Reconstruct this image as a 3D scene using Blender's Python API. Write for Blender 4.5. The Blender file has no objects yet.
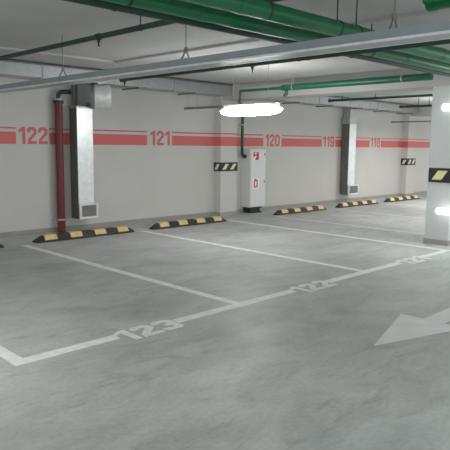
import bpy, bmesh, math, random
from mathutils import Vector, Matrix
random.seed(4)
scene = bpy.context.scene
C = scene.collection
PI = math.pi

# ------------------------------------------------------------------ materials
def new_mat(name):
    m = bpy.data.materials.new(name); m.use_nodes = True
    return m, m.node_tree.nodes, m.node_tree.links, m.node_tree.nodes['Principled BSDF']

def mat(name, col, rough=.5, metal=0., var=.06, scale=6., bump=0., spec=.5):
    """plain surface with a little procedural tonal variation"""
    m, N, L, b = new_mat(name)
    tc = N.new('ShaderNodeTexCoord'); nz = N.new('ShaderNodeTexNoise')
    nz.inputs['Scale'].default_value = scale; nz.inputs['Detail'].default_value = 5
    L.new(tc.outputs['Object'], nz.inputs['Vector'])
    cr = N.new('ShaderNodeValToRGB')
    cr.color_ramp.elements[0].position = .3; cr.color_ramp.elements[1].position = .7
    cr.color_ramp.elements[0].color = (*[c * (1 - var) for c in col], 1)
    cr.color_ramp.elements[1].color = (*[min(1, c * (1 + var)) for c in col], 1)
    L.new(nz.outputs['Fac'], cr.inputs['Fac']); L.new(cr.outputs['Color'], b.inputs['Base Color'])
    b.inputs['Roughness'].default_value = rough; b.inputs['Metallic'].default_value = metal
    b.inputs['Specular IOR Level'].default_value = spec
    if bump:
        bp = N.new('ShaderNodeBump'); bp.inputs['Strength'].default_value = bump; bp.inputs['Distance'].default_value = .02
        L.new(nz.outputs['Fac'], bp.inputs['Height']); L.new(bp.outputs['Normal'], b.inputs['Normal'])
    return m

def emis(name, col, strength):
    m, N, L, b = new_mat(name)
    b.inputs['Base Color'].default_value = (*col, 1)
    b.inputs['Emission Color'].default_value = (*col, 1); b.inputs['Emission Strength'].default_value = strength
    return m

def concrete_floor():
    m, N, L, b = new_mat('polished_concrete')
    tc = N.new('ShaderNodeTexCoord')
    def noise(scale, detail, rough, dist=0., stretch=None):
        n = N.new('ShaderNodeTexNoise'); n.inputs['Scale'].default_value = scale
        n.inputs['Detail'].default_value = detail; n.inputs['Roughness'].default_value = rough
        n.inputs['Distortion'].default_value = dist
        if stretch:
            mp = N.new('ShaderNodeMapping'); mp.inputs['Scale'].default_value = stretch
            L.new(tc.outputs['Object'], mp.inputs['Vector']); L.new(mp.outputs['Vector'], n.inputs['Vector'])
        else: L.new(tc.outputs['Object'], n.inputs['Vector'])
        return n
    def ramp(n, p0, c0, p1, c1):
        r = N.new('ShaderNodeValToRGB'); r.color_ramp.elements[0].position = p0; r.color_ramp.elements[1].position = p1
        r.color_ramp.elements[0].color = (*c0, 1); r.color_ramp.elements[1].color = (*c1, 1)
        L.new(n.outputs['Fac'], r.inputs['Fac']); return r
    def mul(a, bb, f=1.):
        x = N.new('ShaderNodeMix'); x.data_type = 'RGBA'; x.blend_type = 'MULTIPLY'; x.inputs[0].default_value = f
        L.new(a, x.inputs[6]); L.new(bb, x.inputs[7]); return x.outputs[2]
    big = ramp(noise(.55, 4, .55, .6), .35, FLOOR_A, .65, FLOOR_B)
    mid = ramp(noise(1.7, 6, .62, .9, (.8, 1.5, 1)), .36, (.84,)*3, .62, (1.05,)*3)
    scuff = ramp(noise(2.3, 7, .7, 2.2, (.5, 1.6, 1)), .28, (.74,)*3, .45, (1,)*3)
    fine = ramp(noise(26, 4, .6), .3, (.90,)*3, .7, (1.07,)*3)
    c = mul(mul(mul(big.outputs[0], mid.outputs[0]), scuff.outputs[0]), fine.outputs[0])
    L.new(c, b.inputs['Base Color'])
    rg = ramp(noise(1.3, 5, .6), .3, (.42,)*3, .7, (.62,)*3)
    L.new(rg.outputs[0], b.inputs['Roughness'])
    b.inputs['Specular IOR Level'].default_value = .4
    return m

FLOOR_A = (.41, .43, .42); FLOOR_B = (.515, .53, .517)
M = dict(
    floor=concrete_floor(),
    wall=mat('painted_wall', (.60, .585, .555), .7, var=.025, scale=1.3),
    pillar=mat('pillar_paint', (.62, .64, .635), .45, var=.02, scale=1.2),
    ceiling=mat('ceiling_concrete', (.50, .50, .49), .8, var=.07, scale=.9, bump=.1),
    base=mat('baseboard_paint', (.36, .345, .32), .6, var=.06, scale=4),
    red=mat('stripe_red', (.66, .15, .145), .6, var=.04, scale=3),
    white=mat('floor_white', (.78, .79, .77), .6, var=.10, scale=9),
    faint=mat('floor_white_worn', (.64, .65, .63), .6, var=.16, scale=14),
    arrow=mat('arrow_white', (.72, .74, .73), .6, var=.07, scale=5),
    rubber=mat('black_rubber', (.018, .019, .019), .6, var=.25, scale=12),
    yellow=mat('wheel_stop_yellow', (.72, .52, .21), .55, var=.12, scale=16),
    black=mat('plate_black', (.016, .016, .014), .5, var=.1),
    cream=mat('plate_cream', (.74, .70, .52), .5, var=.06),
    lemon=mat('plate_yellow', (.74, .74, .36), .5, var=.06),
    galv=mat('galvanised_steel', (.46, .48, .49), .42, .6, var=.06, scale=9),
    foil=mat('duct_foil', (.80, .83, .82), .34, .3, var=.08, scale=12, bump=.25),
    darkgalv=mat('dull_steel', (.26, .265, .26), .5, .5, var=.15),
    iron=mat('dark_iron', (.045, .047, .045), .5, .3, var=.2),
    gpipe=mat('green_pipe_paint', (.005, .155, .055), .38, var=.08, scale=5),
    dgreen=mat('dark_green_pipe_paint', (.012, .05, .034), .4, var=.1, scale=6),
    mgreen=mat('mid_green_pipe_paint', (.012, .115, .06), .35, var=.1, scale=6),
    rpipe=mat('red_pipe_paint', (.155, .018, .021), .45, var=.1, scale=6),
    cab=mat('cabinet_enamel', (.72, .735, .72), .4, var=.015),
    signred=mat('sign_red', (.55, .03, .06), .5, var=.03),
    signwhite=mat('sign_white', (.85, .85, .84), .5, var=.02),
    grille=mat('grille_white', (.76, .78, .77), .45, var=.03),
    shadedside=mat('duct_side_shade', (.15, .145, .135), .6, .1, var=.1),  # shade on the ducts' left faces, put into the colour
    trayside=mat('tray_steel', (.33, .37, .39), .5, .35, var=.06, scale=5),
    mesh=mat('grille_dark', (.30, .31, .31), .6, var=.15),
    lamp=emis('tube_glow', (1., 1., .98), 40.),
    lampc=emis('tube_glow_cool', (.90, 1., .98), 1.9),
    housing=mat('lamp_housing', (.6, .62, .62), .5, var=.03),
)

# ------------------------------------------------------------------ builders
def smooth_by_angle(me, deg=40):
    bm = bmesh.new(); bm.from_mesh(me)
    for f in bm.faces: f.smooth = True
    for e in bm.edges:
        if len(e.link_faces) == 2 and e.calc_face_angle(0) > math.radians(deg): e.smooth = False
    bm.to_mesh(me); bm.free()

def obj(name, bm, m, parent=None, bevel=0, smooth=True):
    if bevel:
        bmesh.ops.bevel(bm, geom=[e for e in bm.edges if len(e.link_faces) == 2 and e.calc_face_angle(0) > .6],
                        offset=bevel, segments=2, affect='EDGES', profile=.5, clamp_overlap=True)
    bmesh.ops.recalc_face_normals(bm, faces=bm.faces)
    me = bpy.data.meshes.new(name); bm.to_mesh(me); bm.free()
    if smooth: smooth_by_angle(me)
    me.materials.append(m)
    o = bpy.data.objects.new(name, me); C.objects.link(o)
    if parent:
        o.parent = parent
        root = parent.parent or parent
        # meshes are built in world coordinates: bring them into the thing's frame
        off = world_loc(parent)
        if off.length > 0: me.transform(Matrix.Translation(-off))
    return o

def world_loc(o):
    v = Vector(o.location)
    while o.parent: o = o.parent; v += Vector(o.location)
    return v

def tag(o, label=None, cat=None, group=None, kind=None):
    if label: o['label'] = label
    if cat: o['category'] = cat
    if group: o['group'] = group
    if kind: o['kind'] = kind
    return o

def thing(name, label, cat, loc=(0, 0, 0), group=None):
    o = bpy.data.objects.new(name, None); C.objects.link(o); o.location = loc; o.empty_display_size = .1
    return tag(o, label, cat, group)

def struct(name, bm, m, parent=None, label=None, **k):
    o = obj(name, bm, m, parent, **k)
    if not parent: o['kind'] = 'structure'
    if label: o['label'] = label
    return o

def B(): return bmesh.new()

def box(bm, x0, x1, y0, y1, z0, z1):
    v = [bm.verts.new((x, y, z)) for x in (x0, x1) for y in (y0, y1) for z in (z0, z1)]
    for q in ((0, 1, 3, 2), (4, 6, 7, 5), (0, 4, 5, 1), (2, 3, 7, 6), (0, 2, 6, 4), (1, 5, 7, 3)):
        bm.faces.new([v[i] for i in q])
    return bm

def prism(bm, pts, d):
    """closed polygon pts (3-D, planar) pushed along vector d"""
    d = Vector(d); a = [bm.verts.new(p) for p in pts]; b = [bm.verts.new(Vector(p) + d) for p in pts]
    n = len(pts); bm.faces.new(a); bm.faces.new(b[::-1])
    for i in range(n): bm.faces.new((a[i], b[i], b[(i + 1) % n], a[(i + 1) % n]))
    return bm

def tube(bm, pts, r, n=16, caps=True):
    """round pipe through pts with mitred corners; r is one radius or one per point"""
    pts = [Vector(p) for p in pts]; k = len(pts)
    rs = r if isinstance(r, (list, tuple)) else [r] * k
    rings = []
    d0 = (pts[1] - pts[0]).normalized()
    u = d0.orthogonal().normalized()
    for i, p in enumerate(pts):
        if i == 0: t = d0
        elif i == k - 1: t = (pts[-1] - pts[-2]).normalized()
        else: t = ((pts[i] - pts[i - 1]).normalized() + (pts[i + 1] - pts[i]).normalized()).normalized()
        u = (u - t * u.dot(t)).normalized(); w = t.cross(u)
        rings.append([bm.verts.new(p + (u * math.cos(a) + w * math.sin(a)) * rs[i]) for a in [2 * PI * j / n for j in range(n)]])
    for i in range(k - 1):
        for j in range(n):
            bm.faces.new((rings[i][j], rings[i][(j + 1) % n], rings[i + 1][(j + 1) % n], rings[i + 1][j]))
    if caps: bm.faces.new(rings[0][::-1]); bm.faces.new(rings[-1])
    return bm

def arc(c, a, b, r, n=6):
    """points of a quarter bend: c corner point, a and b unit directions leaving the corner"""
    c, a, b = Vector(c), Vector(a), Vector(b); o = c + a * r + b * r
    return [o - b * r * math.cos(t) - a * r * math.sin(t) for t in [PI / 2 * i / n for i in range(n + 1)]]

def ring(bm, c, axis, r, w, n=16):
    c, axis = Vector(c), Vector(axis).normalized()
    return tube(bm, [c - axis * w / 2, c + axis * w / 2], r, n)

# ------------------------------------------------------------------ stencilled digits
def chain(bm, pts, t, closed=False, z=0.):
    """flat mitred stroke of width t along a 2-D path"""
    P = [Vector(p) for p in pts]; n = len(P); L_, R_ = [], []
    for i, p in enumerate(P):
        a = (p - P[i - 1]).normalized() if (i or closed) else None
        b = (P[(i + 1) % n] - p).normalized() if (i < n - 1 or closed) else None
        if a is None: a = b
        if b is None: b = a
        nn = Vector((-a.y - b.y, a.x + b.x)).normalized(); k = t / 2 / max(.5, nn.dot(Vector((-a.y, a.x))))
        L_.append(bm.verts.new((*(p + nn * k), z))); R_.append(bm.verts.new((*(p - nn * k), z)))
    for i in range(n if closed else n - 1):
        q = (i + 1) % n; bm.faces.new((L_[i], R_[i], R_[q], L_[q]))
def digit(d, t=.31):
    """heavy condensed numeral in a box 1 wide (.72 for a one), 1.7 high"""
    bm = bmesh.new(); h = t / 2; H = 1.7
    def loop(x0, x1, y0, y1, c=.17):
        return [(x0 + c, y0), (x1 - c, y0), (x1, y0 + c), (x1, y1 - c), (x1 - c, y1), (x0 + c, y1), (x0, y1 - c), (x0, y0 + c)]
    if d == '0': chain(bm, loop(h, 1 - h, h, H - h), t, True)
    elif d == '1':
        v = [bm.verts.new((x, y, 0)) for x, y in ((.36, 0), (.70, 0), (.70, H), (.40, H), (.02, 1.38), (.02, 1.1), (.36, 1.3))]
        bm.faces.new(v)
    elif d == '2': chain(bm, [(h, 1.14), (h, 1.38), (.32, H - h), (.68, H - h), (1 - h, 1.38), (1 - h, 1.08), (.24, .42), (.2, h + .001), (1, h)], t)
    elif d == '3':
        chain(bm, [(h, 1.22), (h, 1.40), (.32, H - h), (.68, H - h), (1 - h, 1.40), (1 - h, 1.06), (.72, .88), (.38, .88)], t)
        chain(bm, [(.72, .875), (1 - h, .70), (1 - h, .30), (.68, h), (.32, h), (h, .30), (h, .48)], t, z=.0006)
    elif d == '8':
        chain(bm, loop(h, 1 - h, .86, H - h, .15), t * .92, True); chain(bm, loop(h, 1 - h, h, .86, .15), t * .92, True, .0006)
    elif d == '9':
        chain(bm, loop(h, 1 - h, .68, H - h, .16), t, True); chain(bm, [(1 - h, .9), (1 - h, .32), (.68, h), (.32, h), (h, .32), (h, .46)], t, z=.0006)
    return bm
def number(name, s, m, origin, xdir, ydir, w, h, thick, label, group, t=.31):
    adv = [.72 if c == '1' else 1. for c in s]; gap = .16 if t < .35 else .11; tot = sum(adv) + gap * (len(s) - 1)
    xd, yd, org = Vector(xdir), Vector(ydir), Vector(origin); nd = xd.cross(yd)
    root = thing(name, label, 'number', org, group); x = 0
    for c, a in zip(s, adv):
        bm = digit(c, t)
        for v in bm.verts: v.co = org + xd * ((v.co.x + x) / tot * w) + yd * (v.co.y / 1.7 * h) + nd * (thick + v.co.z)
        bm.normal_update()
        for fc in bm.faces:
            if fc.normal.dot(nd) < 0: fc.normal_flip()
        me = bpy.data.meshes.new('digit'); bm.to_mesh(me); bm.free(); me.materials.append(m)
        me.transform(Matrix.Translation(-org))
        o = bpy.data.objects.new('digit', me); C.objects.link(o); o.parent = root
        x += a + gap
    return root

# ================================================================== SETTING
X0, X1, Y0 = -7., 23., -17.
ZC = 3.10                       # slab soffit
struct('floor', box(B(), X0, X1, Y0, .3, -.2, 0), M['floor'])
struct('wall_back', box(B(), X0, X1, 0, .3, 0, 3.4), M['wall'])
PIL = [(7.90, 8.45), (16.90, 17.45)]     # wall pilasters
bm = B()
xs = [X0] + [v for p in PIL for v in p] + [X1]
for a, b in zip(xs[::2], xs[1::2]): box(bm, a, b, -.015, 0, 0, .09)
struct('baseboard_back', bm, M['base'])
# ceiling: lower slab with a shallow recessed field over the near-left bay
bm = B()
RX, RY = 4.07, -1.48
box(bm, X0, X1, RY, .3, ZC, ZC + .3); box(bm, RX, X1, Y0, RY, ZC, ZC + .3); box(bm, X0, RX, Y0, RY, ZC + .035, ZC + .3)
struct('ceiling', bm, M['ceiling'])
PD = .22
for i, (a, b) in enumerate(PIL):
    p = struct('pilaster', box(B(), a, b, -PD, 0, 0, ZC), M['wall'])
    struct('baseboard', box(B(), a - .012, b + .012, -PD - .012, 0, 0, .09), M['base'], p)
struct('ceiling_beam', box(B(), 7.95, 8.50, Y0, -PD, 2.75, ZC), M['ceiling'])
struct('ceiling_beam', box(B(), 16.92, 17.47, Y0, -PD, 2.75, ZC), M['ceiling'])
CX0, CX1, CY0, CY1 = 7.95, 8.50, -5.86, -5.43
col = struct('column', box(B(), CX0, CX1, CY0, CY1, 0, 2.75), M['pillar'])
struct('baseboard', box(B(), CX0 - .012, CX1 + .012, CY0 - .012, CY1 + .012, 0, .09), M['base'], col)

# ================================================================== WALL PAINT
def stripe(spans, label):
    bm = B()
    for x0, x1, y, side in spans:
        for z0, z1 in ((1.955, 1.985), (1.68, 1.90)):
            if side: box(bm, x0 - .003, x0, -PD - .003, 0, z0, z1)
            else: box(bm, x0, x1, y - .003, y, z0, z1)
    return tag(obj('wall_stripe', bm, M['red'], smooth=False), label, 'stripe', 'red stripes along the back wall')
stripe([(X0, 2.92, 0, 0)], 'red painted wall stripe left of number 122, running out of the left edge')
stripe([(3.58, 5.88, 0, 0)], 'red painted wall stripe between numbers 122 and 121, behind the red pipe')
stripe([(6.58, 7.897, 0, 0), (7.90, 7.90, 0, 1), (7.90, 8.45, -PD, 0), (8.45, 9.66, 0, 0)],
       'red painted stripe from number 121 over the pilaster to number 120')
stripe([(10.40, 12.22, 0, 0)], 'red painted wall stripe between numbers 120 and 119')
stripe([(12.90, 14.80, 0, 0)], 'short red painted wall stripe between numbers 119 and 118, behind far duct')
stripe([(15.50, 16.897, 0, 0), (16.90, 16.90, 0, 1), (16.90, 17.45, -PD, 0), (17.45, 21, 0, 0)],
       'red painted stripe right of number 118, running over the far pilaster')
for s, x, w, lab in (('122', 2.97, .57, 'red number 122 stencilled on the wall left of the red pipe'),
                     ('121', 5.96, .56, 'red number 121 stencilled on the wall right of the near duct'),
                     ('120', 9.74, .58, 'red number 120 stencilled on the wall right of fire cabinet'),
                     ('119', 12.28, .56, 'red number 119 stencilled on the wall left of the far duct'),
                     ('118', 14.86, .58, 'red number 118 stencilled on the wall right of the far duct')):
    number('wall_number', s, M['red'], (x, 0, 1.682), (1, 0, 0), (0, 0, 1), w, .315, .003, lab, 'stall numbers on the wall')

# ================================================================== FLOOR PAINT
T = .003; FY0, FY1 = -6.12, -6.0
def line(x0, x1, y0, y1, label, m='white', grp='white stall lines on the floor'):
    return tag(obj('stall_line', box(B(), x0, x1, y0, y1, 0, T), M[m], smooth=False), label, 'line', grp)
line(-.06, .91, FY0, FY1, 'white front line left of floor number 123, nearest the camera')
line(1.59, 3.41, FY0, FY1, 'white front line between floor numbers 123 and 122')
line(4.09, 5.93, FY0, FY1, 'white front line between floor numbers 122 and 121')
line(6.60, 7.56, FY0, FY1, 'white front line from floor number 121 toward the column foot')
for x, ya, lab, m in ((0, -1.05, 'white stall side line meeting the front line at lower left', 'white'),
                   (2.5, -1.05, 'white stall line from left wheel stop to between 123 and 122', 'white'),
                   (5.0, -1.0, 'white stall line from second wheel stop to between 122 and 121', 'white'),
                   (7.5, -.9, 'white stall line from pilaster foot toward the near column', 'white'),
                   (8.93, -1.1, 'thin white stall line starting below the fire cabinet', 'faint'),
                   (11.4, -1.15, 'faint white stall line starting between third and fourth wheel stops', 'faint'),
                   (13.98, -1.15, 'faint white stall line starting between fourth and farthest wheel stops', 'faint')):
    w = .055
    line(x - w, x + w, FY1, ya, lab, m)
for s, x, lab in (('123', .905, 'white number 123 painted on floor in the nearest front line'),
                  ('122', 3.42, 'white number 122 painted on floor in the middle of front line'),
                  ('121', 5.94, 'white number 121 painted on floor in front line near the column')):
    number('floor_number', s, M['white'], (x, -6.25, 0), (1, 0, 0), (0, 1, 0), .67, .31, T, lab, 'stall numbers on the floor', .38)
ar = [(2.40, -7.765), (3.48, -8.10), (3.48, -7.895), (5.3, -7.895), (5.3, -7.675), (3.48, -7.675), (3.48, -7.43)]
tag(obj('direction_arrow', prism(B(), [(x, y, 0) for x, y in ar], (0, 0, T)), M['arrow'], smooth=False),
    'broad white arrow painted on the driving lane, pointing left', 'arrow')

# ================================================================== WHEEL STOPS
def wheel_stop(label, L=2.06):
    t = thing('wheel_stop', label, 'wheel stop', (0, 0, 0), 'black and yellow wheel stops along the wall')
    W, H = .22, .115
    prof = [(0, 0), (0, .03), (.055, H), (W - .055, H), (W, .03), (W, 0)]
    bm = B(); rings = []
    for x, kz, ky in ((0, .3, .75), (.16, 1, 1), (L - .16, 1, 1), (L, .3, .75)):
        rings.append([bm.verts.new((x, W / 2 + (y - W / 2) * ky, z * kz)) for y, z in prof])
    for a, b in zip(rings, rings[1:]):
        for j in range(6): bm.faces.new((a[j], a[(j + 1) % 6], b[(j + 1) % 6], b[j]))
    bm.faces.new(rings[0]); bm.faces.new(rings[-1][::-1])
    obj('body', bm, M['rubber'], t, bevel=.008)
    for k in range(4):
        xa = L * (.075 + .245 * k); xb = xa + L * .115; e = .004
        pts = [(.004, .036), (.053, H + e), (W - .053, H + e), (W - .004, .036), (W - .012, .034), (W - .057, H - .004), (.057, H - .004), (.012, .034)]
        obj('yellow_patch', prism(B(), [(xa, y, z) for y, z in pts], (xb - xa, 0, 0)), M['yellow'], t)
    return t
def dup(root, loc, label):
    r = root.copy(); C.objects.link(r); r.location = loc; r['label'] = label
    for ch in list(root.children):
        c = ch.copy(); C.objects.link(c); c.parent = r
        for g in list(ch.children):
            d = g.copy(); C.objects.link(d); d.parent = c
    return r
ws = wheel_stop('black and yellow wheel stop below the red pipe and near duct')
ws.location = (2.75, -1.02, 0)
dup(ws, (.10, -1.06, 0), 'wheel stop cut off at left edge, only its black end showing')
dup(ws, (5.28, -1.03, 0), 'black and yellow wheel stop left of the near pilaster under 121')
dup(ws, (9.13, -1.03, 0), 'black and yellow wheel stop right of the fire cabinet, under 120')
dup(ws, (11.80, -1.02, 0), 'black and yellow wheel stop below the far duct')
dup(ws, (14.40, -1.02, 0), 'farthest wheel stop, in front of the far pilaster')

# ================================================================== CORNER GUARDS
def guard(label, x, y, wx, dy, z0, z1, n_front, yellow):
    """black plate wrapped round the left front corner (x, y) of a pillar"""
    t = thing('corner_guard', label, 'corner guard', (x, y, z0), 'striped corner guards on the pillars')
    e = .02; h = z1 - z0
    obj('side_panel', box(B(), x - e, x, y - e, y + dy, z0, z1), M['black'], t, bevel=.004)
    obj('front_panel', box(B(), x, x + wx, y - e, y, z0, z1), M['black'], t, bevel=.004)
    a, b = z0 + h * .18, z1 - h * .18
    sy0, sy1, sl = yellow[1]
    prsm = lambda u0, u1, s: [(u0, a), (u1 - s, a), (u1, b), (u0 + s, b)]
    obj('reflective_stripe', prism(B(), [(x - e - .003, y + dy - u, z) for u, z in prsm(sy0, sy1, sl)], (.003, 0, 0)), M[yellow[0]], t, smooth=False)
    for k in range(n_front):
        u0 = wx * (.06 + k * .47); u1 = u0 + wx * .40
        obj('reflective_stripe', prism(B(), [(x + u, y - e - .003, z) for u, z in prsm(u0, u1, wx * .2)], (0, .003, 0)), M[yellow[0]], t, smooth=False)
guard('black corner guard with cream slanted stripes on the near wall pilaster', 7.90, -PD, .56, .22, 1.08, 1.29, 2, ('cream', (.03, .21, .08)))
guard('small striped corner guard on the far wall pilaster', 16.90, -PD, .56, .22, 1.08, 1.31, 2, ('cream', (.03, .21, .08)))
guard('black corner guard with one pale yellow stripe on near column', CX0, CY0, .56, .41, 1.10, 1.35, 2, ('lemon', (.06, .345, .11)))

# ================================================================== COLUMN LAMPS
def column_lamp(z, label):
    t = thing('wall_lamp', label, 'lamp', (CX0, -5.8, z), 'lit lamps on the near column')
    obj('mounting_plate', box(B(), CX0 - .04, CX0, -5.85, -5.69, z - .04, z + .04), M['housing'], t, bevel=.006)
    n = 10; bm = B()
    pts = [(CX0 - .09, -6.20, z), (CX0 - .09, -6.17, z), (CX0 - .09, -5.69, z), (CX0 - .09, -5.66, z)]
    tube(bm, pts, [.035, .062, .062, .035], 20)
    obj('diffuser', bm, M['lampc'], t)
    bm = B(); ring(bm, (CX0 - .09, -6.02, z), (0, 1, 0), .066, .02); obj('clip', bm, M['housing'], t)
column_lamp(2.385, 'upper lit white lamp on the near column, above the guard')
column_lamp(.61, 'lower lit white lamp on the near column, below the guard')

# ================================================================== HANGING LIT LAMP
LX, LY0, LY1, LZ = 5.6, -3.99, -2.57, 2.30
t = thing('tube_lamp', 'long lit white tube lamp hanging in front of the wall', 'lamp', (LX, (LY0 + LY1) / 2, LZ))
bm = B(); tube(bm, [(LX, LY0, LZ), (LX, LY0 + .10, LZ), (LX, LY0 + .30, LZ), (LX, LY1 - .30, LZ), (LX, LY1 - .10, LZ), (LX, LY1, LZ)], [.02, .062, .088, .088, .062, .02], 20)
obj('diffuser', bm, M['lamp'], t)
bm = B(); box(bm, LX - .05, LX + .05, LY0 + .1, LY1 - .1, LZ + .072, LZ + .11); obj('housing', bm, M['housing'], t, bevel=.01)
for y in (LY0 + .3, LY1 - .3):
    bm = B(); tube(bm, [(LX, y, LZ + .1), (LX, y, ZC)], .004, 6); obj('hanger_wire', bm, M['galv'], t)

# ================================================================== VENTILATION
def grille(parent, x0, x1, y, z0, z1):
    f = .04; d = .03
    bm = B()
    box(bm, x0, x0 + f, y - d, y, z0, z1); box(bm, x1 - f, x1, y - d, y, z0, z1)
    box(bm, x0 + f, x1 - f, y - d, y, z0, z0 + f); box(bm, x0 + f, x1 - f, y - d, y, z1 - f, z1)
    fr = obj('grille_frame', bm, M['grille'], parent)
    obj('grille_back', box(B(), x0 + f, x1 - f, y - .008, y, z0 + f, z1 - f), M['mesh'], parent)
    bm = B()
    n = 7
    for i in range(1, n):
        x = x0 + f + (x1 - x0 - 2 * f) * i / n; box(bm, x - .006, x + .006, y - .02, y - .008, z0 + f, z1 - f)
    for i in range(1, 6):
        z = z0 + f + (z1 - z0 - 2 * f) * i / 6; box(bm, x0 + f, x1 - f, y - .024, y - .020, z - .004, z + .004)
    obj('grille_slats', bm, M['darkgalv'], parent)

def vertical_duct(label, x0, x1, drum, gx):
    yb, yf = -.03, -.30; z0, z1 = .54, 2.37
    t = thing('ventilation_duct', label, 'duct', (x0, 0, .26), 'silver vertical ducts on the wall')
    bm = B(); box(bm, x0, x1, yf, yb, z0, z1); obj('shaft', bm, M['foil'], t, bevel=.006)
    bm = B(); box(bm, x0 - .004, x0, yf + .008, yb, .25, z1); obj('side_panel', bm, M['shadedside'], t)  # thin dark sheet added for the shade on the left face
    for z in ((1.0, 1.55, 2.05)):
        bm = B(); box(bm, x0, x1 + .004, yf - .004, yb, z - .012, z + .012); obj('seam_band', bm, M['foil'], t)
    bm = B(); box(bm, gx[0], gx[1], yf - .01, yb, .25, .55); obj('outlet_box', bm, M['galv'], t, bevel=.005)
    grille(t, gx[0], gx[1], yf - .01, .25, .55)
    bm = B(); box(bm, x0 - .03, x1 + .12, yf - .04, yb, z1, z1 + .03); obj('flange', bm, M['galv'], t, bevel=.004)
    # round drum on top, axis along the wall, with a dark end plate
    if drum:
        a = Vector((x0 + .29, -.33, 2.605)); ax = Vector((.85, -.527, 0)); r = .235
        bm = B(); tube(bm, [a + ax * .07, a + ax * .32, a + ax * .38], [r, r, r * .9], 32); obj('drum', bm, M['foil'], t)
        bm = B(); tube(bm, [a, a + ax * .07], r + .006, 32); obj('end_plate', bm, M['darkgalv'], t)
        b_ = a + ax * .2
        bm = B(); box(bm, b_.x - .13, b_.x + .11, -.36, -.08, z1 + .03, 2.5); obj('collar', bm, M['galv'], t)
        bm = B(); box(bm, b_.x - .10, b_.x + .10, b_.y - .06, b_.y + .16, 2.75, 2.842); obj('neck', bm, M['galv'], t)
        for x in (x0 + .02, x0 + .10):
            bm = B(); box(bm, x, x + .03, -.12, -.08, z1 + .03, 2.82); obj('support_strut', bm, M['darkgalv'], t)
    else:
        bm = B(); box(bm, x0 - .05, x1 + .06, yf - .03, yb, z1 + .03, 2.55); obj('collar', bm, M['galv'], t, bevel=.01)
        bm = B(); box(bm, x0 + .05, x1 - .05, yf + .03, yb, 2.55, 2.83); obj('neck', bm, M['galv'], t, bevel=.01)
    return t
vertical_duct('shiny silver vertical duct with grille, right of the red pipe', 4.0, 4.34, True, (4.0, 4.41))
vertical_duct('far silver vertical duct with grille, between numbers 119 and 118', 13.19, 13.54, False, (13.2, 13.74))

def long_duct(label, x0, x1):
    yf, yb, z0, z1 = -.55, -.06, 2.84, 3.05
    t = thing('ceiling_duct', label, 'duct', (x0, yf, z0), 'long metal ducts under the ceiling')
    bm = B(); box(bm, x0, x1, yf, yb, z0, z1); obj('casing', bm, M['galv'], t, bevel=.012)
    bm = B(); tube(bm, [(x0, yf - .03, z1 + .012), (x1, yf - .03, z1 + .012)], .014, 8); obj('top_rail', bm, M['darkgalv'], t)
    x = x0 + 1.1; n = 0
    while x < x1 - .3:
        bm = B(); box(bm, x - .018, x + .018, yf - .014, yb, z0 - .012, z0); box(bm, x - .018, x + .018, yf - .014, yf, z0, z1); obj('joint_flange', bm, M['galv'], t)
        bm = B(); box(bm, x + .5, x + .53, yf - .09, yb, z0 - .045, z0 - .015); obj('support_bar', bm, M['darkgalv'], t)
        bm = B(); tube(bm, [(x + .515, yf - .07, z0 - .04), (x + .515, yf - .07, ZC)], .006, 6); obj('hanger_rod', bm, M['galv'], t)
        x += 1.5
long_duct('long metal duct under ceiling along the left bay of the wall', X0 + .1, 7.9)
long_duct('metal duct under ceiling along the far bay, above the far duct', 8.7, 16.9)

# rails reaching out from the wall on short rods
for x, y0, y1, lab in ((6.83, -1.50, -.16, 'thin dark rail hanging left of the lit tube lamp'),
                       (15.6, -1.75, -.3, 'thin dark rail hanging above the far pilaster')):
    t = thing('hanging_rail', lab, 'rail', (x, (y0 + y1) / 2, 2.5), 'thin rails hanging near the wall')
    obj('rail', box(B(), x - .035, x + .035, y0, y1, 2.48, 2.525), M['darkgalv'], t, bevel=.005)
    for y in (y0 + .95, y1 - .1):
        bm = B(); tube(bm, [(x, y, 2.52), (x, y, 2.842)], .006, 6); obj('hanger_rod', bm, M['galv'], t)

# ================================================================== RED RISER
rx, ry, rr = 3.72, -.12, .072
t = thing('red_riser_pipe', 'dark red vertical pipe on wall left of the near duct', 'pipe', (rx, ry, 0))
bm = B(); tube(bm, [(rx, ry, 0), (rx, ry, 2.47)], rr, 20); obj('pipe', bm, M['rpipe'], t)
bm = B(); ring(bm, (rx, ry, .25), (0, 0, 1), rr + .012, .03, 20); box(bm, rx - .13, rx + .13, ry + .05, -.004, .235, .265); obj('pipe_clamp', bm, M['galv'], t)
bm = B(); ring(bm, (rx, ry, 2.47), (0, 0, 1), rr + .02, .06, 20); obj('coupling', bm, M['iron'], t)
bm = B(); ring(bm, (rx, ry, 2.515), (0, 0, 1), rr + .012, .03, 20); obj('coupling_ring', bm, M['galv'], t)
bm = B(); tube(bm, [(rx, ry, 2.53)] + [tuple(v) for v in arc((rx, ry, 2.66), (0, 0, -1), (.8, -.6, 0), .09)] + [(rx + .17, ry - .125, 2.66), (rx + .18, ry - .135, 2.66)], [.04]*9+[.06, .06], 14); obj('elbow', bm, M['iron'], t)

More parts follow.
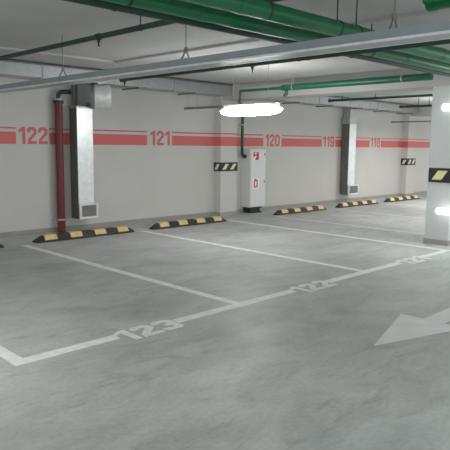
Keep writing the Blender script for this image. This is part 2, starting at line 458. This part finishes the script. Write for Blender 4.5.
# ================================================================== FIRE CABINET
cx0, cx1, cy = 8.86, 9.44, -.30
t = thing('fire_cabinet', 'tall white fire hose cabinet with red signs beside pilaster', 'cabinet', (cx0, 0, 0))
obj('body', box(B(), cx0, cx1, cy + .02, 0, .15, 1.60), M['cab'], t, bevel=.006)
for z0, z1, zs, kind in ((.17, .965, .74, 'ext'), (.985, 1.58, 1.43, 'hose')):
    d = obj('door', box(B(), cx0 + .012, cx1 - .012, cy - .004, cy + .02, z0, z1), M['cab'], t, bevel=.005)
    bm = B(); box(bm, cx1 - .075, cx1 - .05, cy - .02, cy - .004, zs + .02, zs + .08); obj('lock', bm, M['darkgalv'], d)
    sx = cx0 + .10; y = cy - .006
    if kind == 'hose':
        obj('sign', box(B(), sx, sx + .2, y, y + .003, zs - .09, zs + .11), M['signred'], d, smooth=False)
        bm = B(); prism(bm, [(sx + .02, y - .002, zs + .09), (sx + .13, y - .002, zs + .09), (sx + .13, y - .002, zs + .06), (sx + .06, y - .002, zs + .055)], (0, .002, 0))
        prism(bm, [(sx + .0, y - .002, zs - .09), (sx + .05, y - .002, zs - .09), (sx + .12, y - .002, zs + .01), (sx + .09, y - .002, zs + .02), (sx, y - .002, zs - .02)], (0, .002, 0))
    else:
        obj('sign', box(B(), sx - .03, sx + .23, y, y + .003, zs - .13, zs + .15), M['signwhite'], d, smooth=False)
        bm = B()
        for a in (((.03, -.09), (.03, .09), (.07, .11), (.07, -.09)), ((.13, -.09), (.13, .11), (.17, .09), (.17, -.09)),
                  ((.07, .07), (.07, .11), (.13, .11), (.13, .07)), ((.07, -.09), (.07, -.055), (.13, -.055), (.13, -.09)),
                  ((.05, .11), (.05, .13), (.12, .13), (.12, .11))):
            prism(bm, [(sx + u, y - .002, zs + v) for u, v in a], (0, .002, 0))
    obj('pictogram', bm, M['signwhite'] if kind == 'hose' else M['signred'], d, smooth=False)
bm = B(); box(bm, cx0 + .06, cx1 - .10, cy + .03, -.02, 0, .15); obj('plinth', bm, M['black'], t, bevel=.004)
bm = B(); tube(bm, [(cx1 - .15, cy + .01, .03), (cx1 - .15, cy + .01, .11)], .035, 12); obj('drain_cap', bm, M['galv'], t)

# green pipe feeding it
gx, gy = 8.74, -.12
t = thing('green_drop_pipe', 'dark green thin pipe dropping down wall into the fire cabinet', 'pipe', (gx, gy, 1.42))
pts = [(gx, gy, 2.66)] + [tuple(v) for v in arc((gx, gy, 1.43), (0, 0, 1), (1, 0, 0), .10)] + [(8.86, gy, 1.43)]
bm = B(); tube(bm, pts, .036, 14); obj('pipe', bm, M['dgreen'], t)
bm = B(); ring(bm, (8.83, gy, 1.43), (1, 0, 0), .05, .05); obj('coupling', bm, M['iron'], t)
bm = B(); ring(bm, (gx, gy, 2.2), (0, 0, 1), .045, .03); box(bm, gx - .02, gx + .02, gy + .03, 0, 2.19, 2.21); obj('pipe_clamp', bm, M['galv'], t)

# ================================================================== GREEN PIPES
def hanger(parent, p, r, axis, ztop=ZC, name='hanger', m='iron'):
    bm = B(); ring(bm, p, axis, r + .005, .02, 20); tube(bm, [(p[0], p[1], p[2] + r), (p[0], p[1], ztop)], .007, 6)
    return obj(name, bm, M[m], parent)
HX = (-.9, .72, 1.76, 2.76, 4.1, 3.08)
for y, z, r, name, lab in ((-7.01, 2.80, .073, 'green_pipe', 'thickest bright green pipe, uppermost of the three under ceiling'),
                           (-6.55, 2.80, .064, 'green_pipe', 'middle green pipe of the three side by side under ceiling'),
                           (-6.225, 2.80, .036, 'green_pipe', 'thinnest dark green pipe, lowest of the three under ceiling')):
    t = thing(name, lab, 'pipe', (X0, y, z), 'three green pipes running along the ceiling')
    bm = B(); tube(bm, [(X0, y, z), (7.9, y, z)], r, 24); obj('pipe', bm, M['gpipe'] if r > .05 else M['dgreen'], t)
    for k, x in enumerate(HX):
        if (y < -7 and k in (2, 3, 5)) or (-7 < y < -6.4 and k in (1, 4, 0)) or (y > -6.4 and k in (0, 1, 4)):
            hanger(t, (x + (.1 if y > -6.4 else 0), y, z), r, (1, 0, 0), ZC + .02)
    for x in (1.45, 4.9):
        if r > .05:
            bm = B(); ring(bm, (x, y, z), (1, 0, 0), r + .004, .09, 24); obj('coupling', bm, M['gpipe'], t)

# large pipe end at top right
t = thing('green_pipe', 'thick green pipe end at the top right corner', 'pipe', (2.42, -8.15, 2.83))
bm = B(); tube(bm, [(2.42, Y0 + 1, 2.83), (2.42, -8.15, 2.83)], .085, 24); obj('pipe', bm, M['gpipe'], t)
bm = B(); tube(bm, [(2.42, -8.15, 2.83), (2.42, -8.09, 2.83), (2.42, -8.06, 2.83)], [.09, .09, .06], 24); obj('end_cap', bm, M['gpipe'], t)
hanger(t, (2.42, -9.2, 2.83), .085, (0, 1, 0), ZC + .02)

# pipe running out beside the beam, thick then thin, to the drop pipe
t = thing('green_branch_pipe', 'green pipe behind the tray ending above the tube lamp', 'pipe', (7.55, -2.24, 2.85))
bm = B(); tube(bm, [(7.3, -5.72, 2.85), (7.3, -2.60, 2.85)], .06, 20); obj('pipe', bm, M['mgreen'], t)
bm = B(); tube(bm, [(7.3, -2.6, 2.85), (7.3, -2.5, 2.85)], [.06, .035], 20); obj('reducer', bm, M['mgreen'], t)
bm = B(); tube(bm, [(7.3, -2.52, 2.85), (7.3, -1.42, 2.85), (7.38, -1.34, 2.83), (7.84, -.86, 2.67), (8.68, -.22, 2.66), (8.74, -.14, 2.66)], .03, 12); obj('thin_pipe', bm, M['mgreen'], t)
bm = B(); tube(bm, [(7.3, -2.68, 2.80), (7.3, -2.68, 2.73), (7.3, -2.63, 2.69)], .035, 12); obj('elbow', bm, M['dgreen'], t)
bm = B(); tube(bm, [(7.3, -5.68, 2.85), (7.3, -5.68, 3.0)] , .03, 12); tube(bm, [(7.3, -5.68, 2.985), (7.3, Y0 + 1, 2.985)], .03, 12); obj('upper_pipe', bm, M['mgreen'], t)
for y in (-2.85, -5.2): hanger(t, (7.3, y, 2.85), .06, (0, 1, 0), ZC, m='dgreen' if y < -5.5 else 'galv')

# sprinkler pipes
def sprinkler(label, x, y0, y1, z, r, heads, hangs, ztop=ZC):
    t = thing('sprinkler_pipe', label, 'pipe', (x, y1, z), 'dark sprinkler pipes under the ceiling')
    bm = B(); tube(bm, [(x, y0, z), (x, y1, z)], r, 14); obj('pipe', bm, M['dgreen'], t)
    bm = B(); ring(bm, (x, y1, z), (0, 1, 0), r + .008, .05, 14); obj('end_cap', bm, M['iron'], t)
    for y in heads:
        bm = B(); ring(bm, (x, y, z), (0, 1, 0), r + .009, .06, 14)
        tube(bm, [(x, y, z - r), (x, y, z - r - .035), (x, y, z - r - .04), (x, y, z - r - .075), (x, y, z - r - .08)], [.017, .017, .009, .009, .02], 10)
        obj('sprinkler_head', bm, M['iron'], t)
    for y in hangs: hanger(t, (x, y, z), r, (0, 1, 0), ztop)
sprinkler('dark green sprinkler pipe at upper left, above the cable tray', 1.98, Y0 + 1, -.12, 2.95, .031, (-4.2, -7.8), (-5.02, -9.0, -1.0), ZC + .02)
sprinkler('dark sprinkler pipe running just below the cable tray', 3.46, Y0 + 1, -2.55, 2.69, .026, (-2.62, -5.3), (-6.02, -6.14, -9))
sprinkler('thin dark sprinkler pipe beyond the beam, left of the column', 10.1, -9, -1.74, 2.80, .030, (), (-2.1, -3.0))
sprinkler('short dark sprinkler pipe farthest back, left of the column', 13.1, -9, -1.98, 2.80, .030, (), (-2.5, -2.8))

# ================================================================== CABLE TRAY
tx0, tx1, tz, ty1 = 2.09, 2.29, 2.50, -.62
t = thing('cable_tray', 'grey steel cable tray hanging across the whole view below the ceiling', 'cable tray', (2.19, ty1, tz))
obj('tray_floor', box(B(), tx0, tx1, Y0 + 1, ty1, tz, tz + .004), M['galv'], t)
for xa, s in ((tx0, -1), (tx1, 1)):
    bm = B(); box(bm, xa - .002, xa + .002, Y0 + 1, ty1, tz, tz + .085); box(bm, min(xa, xa - s * .014), max(xa, xa - s * .014), Y0 + 1, ty1, tz + .082, tz + .085)
    obj('side_rail', bm, M['trayside'], t)
    bm = B(); box(bm, min(xa, xa + s * .016), max(xa, xa + s * .016), Y0 + 1, ty1, tz - .003, tz + .016); obj('edge_lip', bm, M['foil'], t)
for y in (-3.0, -5.52, -7.93, -10.4):
    bm = B()
    tube(bm, [(2.19, y, tz + .17), (2.19, y, ZC + .04)], .006, 6)
    for s in (-1, 1): tube(bm, [(2.19, y, tz + .2), (2.19 + s * .04, y, tz + .12), (2.19 + s * .097, y, tz + .05)], .008, 6)
    ring(bm, (2.19, y, tz + .19), (0, 0, 1), .02, .05, 8)
    obj('hanger', bm, M['darkgalv'], t)
bm = B()
tube(bm, [(2.15, Y0 + 1, tz + .022), (2.15, ty1, tz + .022)], .016, 10); tube(bm, [(2.21, Y0 + 1, tz + .022), (2.21, ty1, tz + .022)], .014, 10)
tag(obj('power_cables', bm, M['iron']), 'dark cables lying inside the hanging cable tray', 'cable')

# ================================================================== LIGHTS
def area(x, y, z, sx, sy, power, col=(1, .99, .96), rot=(0, 0, 0)):  # added fill light without a fitting, placed to even out the brightness
    l = bpy.data.lights.new('fill_light', 'AREA'); l.shape = 'RECTANGLE'; l.size = sx; l.size_y = sy; l.energy = power; l.color = col
    o = bpy.data.objects.new('fill_light', l); C.objects.link(o); o.location = (x, y, z); o.rotation_euler = rot
    return o
K = 1.0
for x, y, p, c in ((10.6, -3.6, 26, (1, .98, .95)), (14.8, -3.3, 80, (1, .98, .95)), (19.5, -3.5, 45, (1, .98, .95)),
                   (-1.0, -5.4, 29, (1, .99, .96)), (7.6, -7.7, 42, (.97, 1, .98)),
                   (-4.5, -9.5, 34, (.88, 1, .98)), (1.5, -11.6, 34, (.94, 1, .98)), (11, -9, 50, (.95, 1, .98)), (-3, -14, 60, (.95, 1, 1)), (5, -14, 60, (.97, 1, 1))):
    area(x, y, 2.32, .25, 1.5, p * K, c)
    area(x, y, 2.36, .4, 1.5, p * K * .55, c, (PI, 0, 0))  # upward twin, added to brighten the ceiling
w = bpy.data.worlds.new('garage_air'); scene.world = w; w.use_nodes = True
bg = w.node_tree.nodes['Background']; bg.inputs[0].default_value = (.92, .97, 1, 1); bg.inputs[1].default_value = 1.2

# ================================================================== CAMERA
f, pitch, roll, yaw = 590.366, .13519, .011327, .78272
F = Vector((math.sin(yaw) * math.cos(pitch), math.cos(yaw) * math.cos(pitch), -math.sin(pitch)))
R = Vector((math.cos(yaw), -math.sin(yaw), 0)); U = R.cross(F)
R2 = R * math.cos(roll) + U * math.sin(roll); U2 = -R * math.sin(roll) + U * math.cos(roll)
cd = bpy.data.cameras.new('camera'); cam = bpy.data.objects.new('camera', cd); C.objects.link(cam)
cd.sensor_width = 36; cd.lens = f / 450 * 36; cd.clip_start = .05; cd.clip_end = 200
m = Matrix.Identity(4)
for i in range(3): m[i][0], m[i][1], m[i][2] = R2[i], U2[i], -F[i]
m.translation = Vector((-2.00113, -10.34295, 1.711464)); cam.matrix_world = m
scene.camera = cam
scene.view_settings.view_transform = 'Standard'; scene.view_settings.look = 'None'
scene.view_settings.exposure = .28
